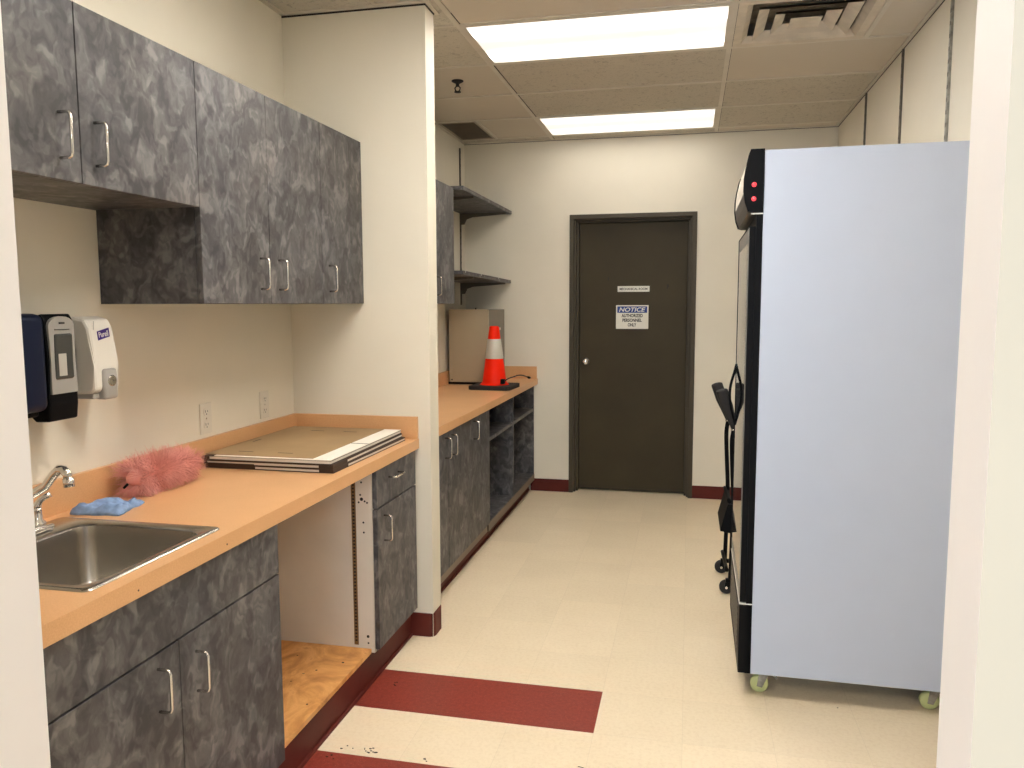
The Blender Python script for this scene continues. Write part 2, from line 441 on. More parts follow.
for x, z, l in ((1.137, 1.685, .03), (1.594, 1.62, .035), (1.602, 1.632, .02), (1.41, .74, .012)): sc.box(x, x + .006, YB + .0992, YB + .101, z, z + l)
sc.pieces('scuff_mark', 'gap', dr)

# signs on the door
sg = thing('notice_sign', (1.329, YB + .100, 1.305), 'blue and white notice sign for authorized personnel on the dark door', 'sign')
MB().box(1.203, 1.455, YB + .0965, YB + .100, 1.308, 1.494, .004).build('sign_plate', 'sign', sg)
MB().box(1.213, 1.445, YB + .0953, YB + .0965, 1.434, 1.484).build('blue_band', 'blue', sg)
lettering('notice_lettering', 'NOTICE', (1.329, YB + .0950, 1.459), FACE_NY, 'white', sg, width=.205, height=.034, shear=.25, bold=.02)
for i, (t, wd) in enumerate((('AUTHORIZED', .165), ('PERSONNEL', .150), ('ONLY', .066))):
    lettering('sign_lettering', t, (1.329, YB + .0960, 1.412 - i * .036), FACE_NY, 'ink', sg, width=wd, height=.027, bold=.035)
sg = thing('room_sign', (1.338, YB + .100, 1.598), 'narrow white room name strip above the blue notice sign', 'sign')
MB().box(1.213, 1.461, YB + .0965, YB + .100, 1.598, 1.642, .002).build('sign_plate', 'sign', sg)
lettering('sign_lettering', 'MECHANICAL ROOM', (1.337, YB + .0960, 1.620), FACE_NY, 'ink', sg, width=.215, height=.018, bold=.02)

# ------------------------------------------------------------------ ceiling fittings
def troffer(y0, label, lens):
    x0, x1 = .727, 1.923
    t = thing('ceiling_light', ((x0 + x1) / 2, y0 + .305, H), label, 'ceiling light', 'fluorescent ceiling light panels')
    f = MB(); z0, z1 = H - .006, H - .0005
    f.box(x0, x1, y0 + .012, y0 + .030, z0, z1); f.box(x0, x1, y0 + .580, y0 + .598, z0, z1)
    f.box(x0, x0 + .016, y0 + .03, y0 + .58, z0, z1); f.box(x1 - .016, x1, y0 + .03, y0 + .58, z0, z1)
    f.build('frame', 'grid', t)
    l = MB().box(x0 + .016, x1 - .016, y0 + .03, y0 + .58, H - .0045, H - .001).build('diffuser', lens, t)
troffer(1.76, 'fluorescent light panel in the drop ceiling directly above the sink, nearest the doorway', 'lens_sink')
troffer(3.59, 'larger nearer fluorescent light panel in the drop ceiling', 'lens_near')
troffer(5.42, 'smaller farther fluorescent light panel close to the back wall', 'lens_far')

v = thing('ceiling_vent', (2.249, 3.895, H), 'square cream supply vent with nested dusty louvres in the ceiling', 'air vent')
cx, cy = 2.249, 3.895
bx = MB(); q = .300
bx.box(cx - q, cx + q, cy - q, cy + q, H + .10, H + .11)
for s in (-1, 1):
    bx.box(cx + s * q - .004, cx + s * q + .004, cy - q, cy + q, H, H + .105); bx.box(cx - q, cx + q, cy + s * q - .004, cy + s * q + .004, H, H + .105)
bx.build('backing', 'duct', v)
def sq_ring(mb, a0, z0, a1, z1, th=.003):
    for k in range(4):
        R_ = Matrix.Translation((cx, cy, 0)) @ Matrix.Rotation(k * PI / 2, 4, 'Z')
        for dz in (0, th):
            mb.quad(*[R_ @ Vector(p) for p in ((-a0, -a0, z0 + dz), (a0, -a0, z0 + dz), (a1, -a1, z1 + dz), (-a1, -a1, z1 + dz))])
        mb.quad(*[R_ @ Vector(p) for p in ((-a0, -a0, z0), (a0, -a0, z0), (a0, -a0, z0 + th), (-a0, -a0, z0 + th))])
        mb.quad(*[R_ @ Vector(p) for p in ((-a1, -a1, z1), (a1, -a1, z1), (a1, -a1, z1 + th), (-a1, -a1, z1 + th))])
fr = MB(); sq_ring(fr, .300, H - .006, .262, H - .004); sq_ring(fr, .262, H - .004, .235, H + .022); fr.build('frame', 'vent', v)
for a in (.212, .138):
    r_ = MB(); sq_ring(r_, a, H - .010, a - .050, H + .020); sq_ring(r_, a, H - .010, a, H - .002, .001); r_.build('louvre', 'vent', v)
r_ = MB(); sq_ring(r_, .066, H - .010, .001, H - .004); r_.build('centre_plate', 'vent', v)

v = thing('return_grille', (.16, 5.72, H), 'dark grey return air grille in the ceiling corner', 'air grille')
f = MB()
f.box(.022, .293, 5.432, 5.452, H - .006, H + .004); f.box(.022, .293, 5.998, 6.018, H - .006, H + .004); f.box(.022, .04, 5.452, 5.998, H - .006, H + .004); f.box(.277, .293, 5.452, 5.998, H - .006, H + .004)
f.build('frame', 'grille', v)
f = MB()
for k in range(28):
    y = 5.455 + k * .0195
    f.quad((.04, y, H - .004), (.277, y, H - .004), (.277, y + .016, H + .012), (.04, y + .016, H + .012))
f.build('louvres', 'grille', v)
MB().box(.022, .293, 5.432, 6.018, H + .03, H + .04).build('backing', 'duct', v)

s = thing('fire_sprinkler', (.455, 4.46, H), 'small dark pendant fire sprinkler hanging from the ceiling', 'sprinkler')
MB().lathe([(.034, 0), (.034, -.004), (.024, -.010), (.012, -.016), (.001, -.016)], (.455, 4.46, H)).build('escutcheon', 'rubber', s)
f = MB().cyl((.455, 4.46, H - .012), (.455, 4.46, H - .032), .010)
for sx in (-1, 1): f.tube([(.455 + sx * .007, 4.46, H - .03), (.455 + sx * .016, 4.46, H - .040), (.455 + sx * .012, 4.46, H - .054), (.455, 4.46, H - .062)], .004, 8)
f.build('sprinkler_body', 'rubber', s)
MB().lathe([(.019, -.060), (.019, -.064), (.001, -.066)], (.455, 4.46, H), 16).build('deflector', 'rubber', s)

# ------------------------------------------------------------------ cabinet parts
def pull_v(parent, x, y, zc, L=.102, out=.033):
    h = L / 2; r = .0037; k = .010
    P = [(x, y, zc + h), (x + out - k, y, zc + h), (x + out - k * .3, y, zc + h - k * .3), (x + out, y, zc + h - k), (x + out, y, zc - h + k), (x + out - k * .3, y, zc - h + k * .3), (x + out - k, y, zc - h), (x, y, zc - h)]
    return lab(MB().tube(P, r, 10).build('handle', 'chrome', parent), 'chrome wire handle')
def pull_h(parent, x, yc, z, L=.102, out=.033):
    h = L / 2; k = .010
    P = [(x, yc + h, z), (x + out - k, yc + h, z), (x + out - k * .3, yc + h - k * .3, z), (x + out, yc + h - k, z), (x + out, yc - h + k, z), (x + out - k * .3, yc - h + k * .3, z), (x + out - k, yc - h, z), (x, yc - h, z)]
    return lab(MB().tube(P, .0037, 10).build('handle', 'chrome', parent), 'chrome wire handle')
def front(parent, name, x, y0, y1, z0, z1, th=.019):
    return MB().box(x - th, x, y0 + .0016, y1 - .0016, z0, z1, .0008, 1).build(name, 'laminate', parent)
def carcass(parent, x1, y0, y1, z0, z1, top=True, mat='laminate', th=.016):
    b = MB(); y0 += .001; y1 -= .001
    b.box(.002, x1, y0, y0 + th, z0, z1); b.box(.002, x1, y1 - th, y1, z0, z1); b.box(.002, x1, y0 + th, y1 - th, z0, z0 + th)
    b.box(.002, .010, y0 + th, y1 - th, z0 + th, z1)
    if top: b.box(.010, x1, y0 + th, y1 - th, z1 - th, z1)
    return b.build('body', mat, parent)

# wall cabinets of the sink alcove
WG = 'grey laminate wall cabinets above the sink counter'
def wall_cab(y0, y1, z0, doors, label, group=WG, zt=ZT, xu=XU):
    t = thing('wall_cabinet', (.0, (y0 + y1) / 2, z0), label, 'wall cabinet', group)
    carcass(t, xu - .021, y0, y1, z0, zt)
    for a, b_, hy in doors:
        d = front(t, 'door', xu, a, b_, z0 + (.0 if z0 > 1.6 else .001), zt - .001)
        if hy: pull_v(d, xu, hy, (z0 + .100))
    return t
wall_cab(1.181, 2.1015, ZS, ((1.181, 1.641, 1.577), (1.641, 2.1015, 1.690)), 'short two-door grey laminate wall cabinet above the hand dispensers')
wall_cab(2.1015, 2.894, ZU, ((2.1015, 2.494, 2.430), (2.494, 2.894, 2.552)), 'tall two-door grey laminate wall cabinet with paired handles at centre')
wall_cab(2.894, 3.292, ZU, ((2.894, 3.292, 2.952),), 'tall single-door grey laminate wall cabinet against the cross wall')
wall_cab(3.66, 4.684, ZU, ((3.66, 4.172, 3.74), (4.172, 4.684, 4.318)), 'grey laminate wall cabinet past the column, beside the open shelves', 'wall cabinet past the column')

# base cabinets of the sink alcove
ZB0, ZB1 = TK, CT - CTH
t = thing('base_cabinet', (.3, 1.63, ZB0), 'grey laminate sink base with two doors under the sink', 'base cabinet', 'grey laminate base cabinets')
carcass(t, XD - .021, 1.14, 2.066, ZB0, ZB1, top=False)
lab(front(t, 'false_front', XD, 1.14, 2.066, .715, ZB1 - .002), 'blank panel below the sink')
for a, b_, hy in ((1.14, 1.592, 1.512), (1.592, 2.066, 1.655)):
    d = front(t, 'door', XD, a, b_, ZB0 + .004, .710); pull_v(d, XD, hy, .624 if hy < 1.6 else .604)
t = thing('base_cabinet', (.3, 3.05, ZB0), 'narrow grey base cabinet with one drawer over one door by the column', 'base cabinet', 'grey laminate base cabinets')
YE0, YE1 = 2.820, 3.288
b = MB(); b.box(.002, XD - .02, YE0 + .017, YE1, ZB0, ZB0 + .016); b.box(.002, .01, YE0 + .017, YE1, ZB0, ZB1); b.box(.002, XD - .02, YE1 - .016, YE1, ZB0, ZB1)
b.box(XD - .06, XD - .022, YE0 + .017, YE1 - .016, .69, .72)
b.build('body', 'laminate', t)
sp = lab(MB().box(.002, XD - .021, YE0, YE0 + .016, ZB0 + .002, ZB1).build('side_panel', 'melamine', t), 'white side panel facing the open bay')
lab(MB().box(.487, .505, YE0 - .002, YE0, ZB0 + .03, ZB1 - .002).build('shelf_strip', 'brown_strip', sp), 'brown slotted shelf strip')
hd = MB()
for k in range(48): hd.box(.492, .500, YE0 - .0026, YE0 - .0019, .17 + k * .014, .177 + k * .014)
hs = MB()
for x, z, r in ((.530, .815, .004), (.525, .765, .004), (.530, .748, .007), (.543, .740, .004), (.553, .735, .004), (.518, .735, .004), (.536, .655, .004), (.537, .615, .004), (.545, .192, .006), (.546, .165, .004)):
    hs.cyl((x, YE0 - .0004, z), (x, YE0 + .001, z), r, 10)
hd.build('strip_slots', 'gap', sp); hs.pieces('screw_hole', 'gap', sp)
d = front(t, 'drawer', XD, YE0, 3.268, .712, ZB1 - .004); pull_h(d, XD, 3.0, .812)
d = front(t, 'door', XD, YE0, 3.268, .142, .706); pull_v(d, XD, 2.890, .618)

# plywood floor of the open bay
t = thing('plywood_platform', (.28, 2.44, 0), 'stained plywood base board in the open bay under the counter', 'platform')
MB().box(.012, .560, 2.068, YE0 - .003, TK + .001, TK + .019, .001).build('plywood_sheet', 'ply', t)
MB().box(.06, .38, 2.10, 2.14, .001, TK).box(.06, .38, 2.74, 2.78, .001, TK).pieces('support', 'ply', t)
b = MB()
for x, y, r in ((.43, 2.60, .004), (.50, 2.68, .005), (.38, 2.50, .003), (.515, 2.36, .004), (.30, 2.70, .003)): b.cyl((x, y, TK + .018), (x, y, TK + .0195), r, 8)
b.pieces('nail_head', 'gap', t)

# ------------------------------------------------------------------ worktops
SX0, SX1, SY0, SY1 = .085, .548, 1.375, 1.825          # cut-out
t = thing('countertop', (.3, 2.15, CT - CTH), 'tan laminate countertop holding the steel sink', 'countertop')
b = MB(); z0 = CT - CTH
y0, y1 = YF + .002, YM0 - .002
b.box(SX1, XC, y0, y1, z0, CT, .0); b.box(.002, SX0, y0, y1, z0, CT); b.box(SX0, SX1, y0, SY0, z0, CT); b.box(SX0, SX1, SY1, y1, z0, CT)
bmesh.ops.remove_doubles(b.bm, verts=b.bm.verts[:], dist=.0001)
b.build('worktop', 'counter', t)
b = MB(); b.box(.002, .020, y0, y1, CT, CT + .098, .001); b.box(.020, XC - .002, y1 - .018, y1, CT, CT + .098, .001)
b.build('backsplash', 'counter', t)
MB().cyl((XC - .0005, 1.79, CT - .027), (XC + .0006, 1.79, CT - .027), .0025, 8).cyl((XC - .0005, 1.45, CT - .027), (XC + .0006, 1.45, CT - .027), .0022, 8).pieces('nick', 'gap', t)

t = thing('countertop', (.3, 4.8, CT - CTH), 'tan laminate countertop carrying the traffic cone', 'countertop')
y0, y1 = YM1 + .002, YB - .002
MB().box(.002, .594, y0, y1, z0, CT).build('worktop', 'counter', t)
b = MB(); b.box(.002, .020, y0, y1, CT, CT + .098, .001); b.box(.020, .588, y1 - .018, y1, CT, CT + .098, .001); b.build('backsplash', 'counter', t)

# second run of base cabinets
XE = .577
BG = 'grey laminate base cabinets past the column'
t = thing('base_cabinet', (.3, 3.81, .10), 'grey two-door base cabinet under the far counter next to the column', 'base cabinet', BG)
carcass(t, XE - .021, YM1 + .004, 4.235, .10, z0)
MB().box(.535, XE - .018, YM1 + .006, 4.234, .088, .140).build('bottom_rail', 'base2', t)
for a, b_, hy in ((YM1 + .004, 3.808, 3.762), (3.808, 4.235, 3.868)):
    d = front(t, 'door', XE, a, b_, .145, z0 - .002); pull_v(d, XE, hy, .782)
t = thing('base_cabinet', (.3, 4.4, .10), 'grey single-door base cabinet between far two-door cabinet and open cubbies', 'base cabinet', BG)
carcass(t, XE - .021, 4.235, 4.668, .10, z0)
MB().box(.535, XE - .018, 4.236, 4.667, .088, .140).build('bottom_rail', 'base2', t)
d = front(t, 'door', XE, 4.235, 4.668, .145, z0 - .002); pull_v(d, XE, 4.30, .790)
t = thing('cubby_unit', (.3, 5.39, .10), 'grey laminate open cubby unit with four compartments by back wall', 'shelf unit')
b = MB(); e0, e1 = 4.670, YB - .012; th = .018
b.box(.002, .565, e0, e0 + th, .10, z0); b.box(.002, .565, e1 - th, e1, .10, z0); b.box(.002, .565, e0 + th, e1 - th, .10, .145); b.box(.002, .010, e0 + th, e1 - th, .145, z0)
b.box(.010, .563, e0 + th, e1 - th, z0 - .012, z0)
b.build('body', 'laminate', t)
MB().box(.535, .567, e0, e1, .088, .138).build('bottom_rail', 'base2', t)
ym = 5.40
MB().box(.010, .565, ym - th / 2, ym + th / 2, .145, z0 - .012).build('divider', 'laminate', t)
for a, b_ in ((e0 + th, ym - th / 2), (ym + th / 2, e1 - th)): MB().box(.010, .561, a, b_, .652, .674).build('shelf', 'laminate', t)

# ------------------------------------------------------------------ wall standards and shelves
def standard(x, y, z0, z1, side, mat, label):
    t = thing('shelf_standard', (x, y, z0), label, 'shelf standard', 'slotted shelf standards')
    d = .010 * side
    xs = sorted((x + .0003 * side, x + d))
    b = MB().box(xs[0], xs[1], y - .009, y + .009, z0, z1, .001, 1); n = int((z1 - z0) / .05); xs = sorted((x + d - .0005 * side, x + d + .0004 * side)); nf = len(b.bm.faces)
    for k in range(n):
        for dy in (-.004, .004): b.box(xs[0], xs[1], y + dy - .0015, y + dy + .0015, z0 + .02 + k * .05, z0 + .036 + k * .05)
    b.bm.faces.ensure_lookup_table()
    for f in b.bm.faces[nf:]: f.material_index = 1
    b.build('channel', [mat, 'gap'], t)
standard(XR, 5.235, .55, H - .012, -1, 'standard', 'dark slotted shelf standard on right wall, nearest the back corner')
standard(XR, 4.390, .55, H - .012, -1, 'standard', 'dark slotted shelf standard on right wall, middle one above the refrigerator')
standard(XR, 3.625, .55, H - .012, -1, 'galv', 'worn grey slotted shelf standard on right wall reaching the ceiling')
standard(0, 6.035, 1.50, H - .06, 1, 'standard', 'thin slotted standard holding the two open shelves on left wall')
standard(0, 5.10, 1.50, 2.25, 1, 'standard', 'thin slotted standard hidden behind the wall cabinet and shelves')

def shelf(z_near, z_far, xw, label):
    t = thing('wall_shelf', (0, 5.5, z_far), label, 'shelf', 'open grey shelves by back wall')
    ya, yb = 4.80, YB - .004; th = .024
    s = MB()
    s.prism([(ya, z_near), (yb, z_far), (yb, z_far - th), (ya, z_near - th)], 'x', .004, xw).build('shelf_board', 'laminate', t)
    for y in (5.10, 6.035):
        z = z_near + (z_far - z_near) * (y - ya) / (yb - ya) - th - .0005
        pts = [(.0125, z), (xw - .015, z), (xw - .015, z - .012), (.10, z - .030), (.055, z - .045), (.035, z - .085), (.0125, z - .085)]
        MB().prism(pts, 'y', y - .006, y + .006).build('bracket', 'standard', t)
    return t
shelf(2.236, 2.234, .385, 'upper grey laminate shelf on brackets by the back wall')
t = shelf(1.716, 1.694, .378, 'lower grey laminate shelf on brackets by the back wall')
b = MB()
for y in (4.86, 5.25, 5.75): b.lathe([(.006, 0), (.006, .001), (.001, .002)], (.378, y, 1.703 - (y - 5.3) * .016), 8, 'x')
b.pieces('screw_cap', 'white', t)

# ------------------------------------------------------------------ sink and faucet
s = thing('sink', (.31, 1.60, CT), 'stainless steel drop-in sink set in the tan counter', 'sink')
OX0, OX1, OY0, OY1 = .060, .562, 1.350, 1.836
IX0, IX1, IY0, IY1 = .165, .532, 1.383, 1.800
def rrect(x0, x1, y0, y1, r, z, k=6):
    P = []
    for (cx_, cy_, a0) in ((x1 - r, y0 + r, -PI / 2), (x1 - r, y1 - r, 0), (x0 + r, y1 - r, PI / 2), (x0 + r, y0 + r, PI)):
        for i in range(k + 1):
            a = a0 + i * PI / 2 / k; P.append((cx_ + r * math.cos(a), cy_ + r * math.sin(a), z))
    return P
def loft(loops, cap=True):
    m = MB(); L = [[m.bm.verts.new(p) for p in lp] for lp in loops]; n = len(L[0])
    for a, b_ in zip(L, L[1:]):
        for i in range(n):
            f = m.bm.faces.new((a[i], a[(i + 1) % n], b_[(i + 1) % n], b_[i])); f.smooth = True
    if cap: m.bm.faces.new(L[-1])
    bmesh.ops.recalc_face_normals(m.bm, faces=m.bm.faces[:])
    return m
rim = [rrect(OX0, OX1, OY0, OY1, .018, CT + .0005), rrect(OX0 + .002, OX1 - .002, OY0 + .002, OY1 - .002, .018, CT + .004),
       rrect(OX0 + .010, OX1 - .010, OY0 + .010, OY1 - .010, .02, CT + .0055), rrect(IX0 - .006, IX1 + .006, IY0 - .006, IY1 + .006, .045, CT + .003), rrect(IX0, IX1, IY0, IY1, .045, CT - .003)]
loft(rim, False).build('rim', 'steel', s)
bas = [rrect(IX0, IX1, IY0, IY1, .045, CT - .003), rrect(IX0 + .003, IX1 - .003, IY0 + .003, IY1 - .003, .045, CT - .03), rrect(IX0 + .012, IX1 - .012, IY0 + .012, IY1 - .012, .05, CT - .15),
       rrect(IX0 + .022, IX1 - .022, IY0 + .022, IY1 - .022, .05, CT - .175), rrect(IX0 + .05, IX1 - .05, IY0 + .05, IY1 - .05, .04, CT - .185), rrect(.33, .37, 1.58, 1.62, .019, CT - .188)]
loft(bas).build('basin', 'steel', s)
MB().lathe([(.045, .0), (.045, .003), (.030, .001), (.001, .001)], (.35, 1.60, CT - .187), 24).build('drain', 'chrome', s)

f = thing('faucet', (.112, 1.60, CT + .005), 'chrome two-handle faucet on the back ledge of the sink', 'faucet')
zf = CT + .0052
MB().box(.085, .140, 1.500, 1.728, zf, zf + .016, .007, 3, True).build('base_plate', 'chrome', f)
sp_ = [(.112, 1.60, zf + .014), (.112, 1.60, .965), (.118, 1.604, .995), (.150, 1.622, 1.022), (.195, 1.643, 1.052), (.220, 1.646, 1.083), (.238, 1.645, 1.098), (.252, 1.643, 1.098), (.264, 1.641, 1.088), (.268, 1.640, 1.076)]
MB().tube(sp_, [.014, .013, .012, .0115, .011, .011, .011, .011, .011, .011], 16).build('spout', 'chrome', f)
MB().cyl((.2675, 1.640, 1.078), (.270, 1.639, 1.056), .0130, 18).build('aerator', 'chrome', f)
def lever(y, side):
    h = MB().lathe([(.020, 0), (.020, .010), (.013, .018), (.011, .040), (.012, .048)], (.110, y, zf + .012), 20)
    h.tube([(.110, y, zf + .054), (.111, y, zf + .068), (.116, y + side * .006, zf + .080), (.124, y + side * .014, zf + .088), (.134, y + side * .024, zf + .094)], [.012, .0105, .008, .0075, .008], 12)
    h.build('lever_handle', 'chrome', f)
lever(1.700, 1); lever(1.525, -1)

# ------------------------------------------------------------------ things on the sink counter
# folded blue cloth
m = MB(); nx, ny = 34, 30
V = {}
random.seed(3)
from mathutils import noise as mn
def cloth_h(u, v_):
    e = min(u, 1 - u, v_, 1 - v_)
    h = .011 + .022 * (mn.noise(Vector((u * 2.3 + 4, v_ * 2.6, 1))) + .35) + .009 * mn.noise(Vector((u * 8, v_ * 8, 5))) + .010 * abs(mn.noise(Vector((u * 5 + v_ * 4, v_ * 2 - u * 3, 9))))
    return max(.0028, h) * min(1, .25 + e * 6)
for i in range(nx + 1):
    for j in range(ny + 1):
        u, v_ = i / nx, j / ny
        w_ = .014 * mn.noise(Vector((u * 3, v_ * 3, 2))); w2 = .014 * mn.noise(Vector((u * 3, v_ * 3, 8)))
        lx, ly = (u - .5) * .150 * (1 - .2 * v_) + w_, (v_ - .5) * .150 + w2
        a = -.10
        x, y = .124 + lx * math.cos(a) + ly * math.sin(a), 1.950 - lx * math.sin(a) + ly * math.cos(a)
        V[i, j] = (x, y, CT + .001 + cloth_h(u, v_))
top = {k: m.bm.verts.new(p) for k, p in V.items()}; bot = {k: m.bm.verts.new((p[0], p[1], CT + .0008)) for k, p in V.items()}
for i in range(nx):
    for j in range(ny):
        fc = m.bm.faces.new((top[i, j], top[i + 1, j], top[i + 1, j + 1], top[i, j + 1])); fc.smooth = True
        m.bm.faces.new((bot[i, j + 1], bot[i + 1, j + 1], bot[i + 1, j], bot[i, j]))
for i in range(nx):
    for j, d in ((0, 1), (ny, -1)):
        q = (top[i, j], bot[i, j], bot[i + 1, j], top[i + 1, j]); m.bm.faces.new(q if d > 0 else q[::-1])
for j in range(ny):
    for i, d in ((0, -1), (nx, 1)):
        q = (top[i, j], bot[i, j], bot[i, j + 1], top[i, j + 1]); m.bm.faces.new(q if d > 0 else q[::-1])
tag(m.build('cleaning_cloth', 'cloth'), 'crumpled blue microfibre cloth lying beside the sink', 'cloth')

# coral pink duster
d = thing('duster', (.09, 2.22, CT), 'fluffy coral pink duster head lying on the counter', 'duster')
A, B = Vector((.094, 2.095, .970)), Vector((.112, 2.335, .974))
ax = (B - A).normalized(); e1 = Vector((0, 0, 1)); e1 = (e1 - ax * e1.dot(ax)).normalized(); e2 = ax.cross(e1)
MB().tube([A - ax * .03, A, A.lerp(B, .5), B, B + ax * .02], [.006, .028, .034, .028, .008], 14).build('core', 'fluffcore', d)
m = MB(); random.seed(11)
for k in range(330):
    t_ = random.random(); a = random.random() * 2 * PI
    lean = (t_ - .5) * 1.25 + random.gauss(0, .25)
    Lc = random.uniform(.048, .072) * (1.08 - .22 * t_)
    curl0 = Vector((random.gauss(0, 1), random.gauss(0, 1), random.gauss(0, 1) - .4)) * .5
    for j in range(26):
        tt = min(1, max(0, t_ + random.gauss(0, .035))); aa = a + random.gauss(0, .20)
        rad = e1 * math.cos(aa) + e2 * math.sin(aa)
        dirv = (rad + ax * (lean + random.gauss(0, .10)) + Vector((random.gauss(0, .10), random.gauss(0, .10), random.gauss(0, .10)))).normalized()
        p = A.lerp(B, tt) + rad * .018
        side = dirv.cross(Vector((random.gauss(0, 1), random.gauss(0, 1), random.gauss(0, 1)))).normalized()
        wd = random.uniform(.0006, .0013); prev = None; L_ = Lc * random.uniform(.8, 1.1)
        curl = curl0 + Vector((random.gauss(0, 1), random.gauss(0, 1), random.gauss(0, 1))) * .18
        for q in range(6):
            ws = wd * (1 - .15 * q)
            c0, c1 = p - side * ws, p + side * ws
            for c_ in (c0, c1):
                if c_.z < CT + .001: c_.z = CT + .001 + random.random() * .002
                if c_.x < .0215: c_.x = .0215 + random.random() * .003
            vs = (m.bm.verts.new(c0), m.bm.verts.new(c1))
            if prev: m.bm.faces.new((prev[0], prev[1], vs[1], vs[0]))
            prev = vs
            dirv = (dirv + curl * .28).normalized(); p = p + dirv * (L_ / 5)
fl = m.build('fluff', 'fluff', d); fl['kind'] = 'stuff'
MB().tube([A - ax * .046 - e1 * .02, A - ax * .03 - e1 * .012], [.0035, .004], 12).build('handle_socket', 'black', d)

# flattened cartons
def carton(dx, dy, ang, zb, th, label, top=False):
    """flattened box: two plies of card with a dark fold, a white printed margin on the near and right sides"""
    t = thing('flattened_carton', (.29, 2.88, zb), label, 'flat cardboard box', 'flattened cartons stacked on the counter')
    X0, X1, Y0, Y1 = .045 + dx, .553 + dx, 2.525 + dy, 3.222 + dy
    R_ = Matrix.Translation((.3, 2.87, 0)) @ Matrix.Rotation(ang, 4, 'Z') @ Matrix.Translation((-.3, -2.87, 0))
    def bd(name, mat, *a, **k):
        return MB().box(*a, **k).xf(R_).build(name, mat, t)
    bd('bottom_ply', 'carddark', X0, X1, Y0, Y1, zb, zb + th * .15)
    w1 = MB(); zz = zb + th * .15
    w1.box(X0 + .002, X1 - .002, Y0 + .002, Y1 - .002, zz, zz + th * .55)
    lab(w1.xf(R_).build('white_ply', 'cardwhite', t), 'white printed card')
    zz += th * .55
    if top:
        bd('edge_line', 'carddark', X0 + .001, X1, Y0 + .001, Y1, zz, zz + th * .08)
        w2 = MB().box(X0 + .05, X1 - .001, Y0 + .001, Y1 - .001, zz + th * .08, zz + th * .24)
        lab(w2.xf(R_).build('white_flap', 'cardwhite', t), 'white printed flap')
        zz += th * .24
        pts = [(X0 + .005, Y0 + .016), (X1 - .075, Y0 + .016), (X1 - .075, Y1 - .012), (X0 + .005, Y1 - .012)]
        MB().prism(pts, 'z', zz, zz + th * .14).xf(R_).build('top_ply', 'cardboard', t)
        z3 = zz + th * .14
        sl = MB()
        for (a0, b0, a1, b1) in ((.14, 2.60, .20, 2.606), (.30, 2.60, .36, 2.606), (.18, 3.10, .24, 3.108), (.33, 3.10, .39, 3.108), (.08, 2.80, .085, 2.86)):
            sl.box(a0, a1, b0, b1, z3 - .0003, z3 + .0003)
        sl.box(X1 - .074, X1 - .001, 2.855, 2.862, zz - .0002, zz + .0004)
        for k_ in sl.xf(R_).pieces('cut_slot', 'carddark', t): lab(k_, 'dark cut slot')
    else:
        bd('top_ply', 'carddark', X0, X1, Y0, Y1, zz, zz + th * .26)
    b = MB(); z_ = zb + th * .15
    b.box(X0 - .001, X0 + (.030 if top else .012), Y0 - .001, Y0 + .02, z_, z_ + th * .55)
    if not top: b.box(X1 - .055, X1 + .001, Y0 - .001, Y0 + .12, z_, z_ + th * .55)
    if not top: b.box(X0 + .012, X0 + .20, Y0 - .0005, Y0 + .01, z_, z_ + th * (.55 if zb < CT + .01 else .18))
    b.xf(R_).pieces('corner_fold', 'carddark', t)
    return t
carton(.006, .006, -.012, CT + .0008, .0155, 'bottom flattened carton in the stack on the counter')
carton(.000, .000, .006, CT + .0168, .0155, 'middle flattened carton in the stack on the counter')
carton(-.004, -.004, .0, CT + .0328, .0175, 'topmost flattened carton in the stack, brown face up with white margin', True)

# ------------------------------------------------------------------ dispensers and outlets on the left wall
# navy dispenser (cut by the door jamb in the photo)
t = thing('towel_dispenser', (0, 1.67, 1.21), 'dark navy plastic wall dispenser next to the white door jamb', 'dispenser')
MB().box(.0004, .122, 1.585, 1.758, 1.226, 1.484, .022, 4, True).build('cover', 'navy', t)
MB().box(.0004, .095, 1.60, 1.745, 1.212, 1.232, .006, 2, True).build('bottom_lip', 'black', t)
# grey soap dispenser
t = thing('soap_dispenser', (0, 1.82, 1.19), 'black and grey soap dispenser with a viewing window', 'dispenser')
YS0, YS1 = 1.766, 1.868
prof = [(.001, 1.455), (.07, 1.472), (.095, 1.484), (.106, 1.465), (.110, 1.38), (.108, 1.27), (.110, 1.24), (.104, 1.194), (.06, 1.192), (.001, 1.25)]
MB().prism(prof, 'y', YS0, YS1, bev=.005).build('body', 'black', t)
def panel(prof_yz, x, th, bow=.004):
    m = MB(); cyy = (YS0 + YS1) / 2
    L0, L1 = [], []
    for y, z in prof_yz:
        q = bow * (1 - ((y - cyy) / .05) ** 2)
        L0.append(m.bm.verts.new((x + q + th, y, z))); L1.append(m.bm.verts.new((x - .006, y, z)))
    m.bm.faces.new(L0); m.bm.faces.new(L1[::-1]); n = len(L0)
    for i in range(n): m.bm.faces.new((L0[i], L1[i], L1[(i + 1) % n], L0[(i + 1) % n]))
    bmesh.ops.recalc_face_normals(m.bm, faces=m.bm.faces[:]); return m
o = [(1.772, 1.268), (1.863, 1.268), (1.860, 1.35), (1.861, 1.45)] + [(1.816 + .045 * math.cos(a), 1.450 + .026 * math.sin(a)) for a in [k * PI / 10 for k in range(1, 10)]] + [(1.771, 1.45), (1.774, 1.35)]
lab(panel(o, .110, .003).build('front_panel', 'plasticgrey', t), 'grey curved front panel')
MB().box(.108, .1188, 1.786, 1.850, 1.306, 1.430, .006, 2).build('window', 'window', t)
lab(MB().box(.1182, .1198, 1.795, 1.822, 1.316, 1.376, .0004, 1).build('soap_level', 'plasticlight', t), 'pale soap refill seen in the window')
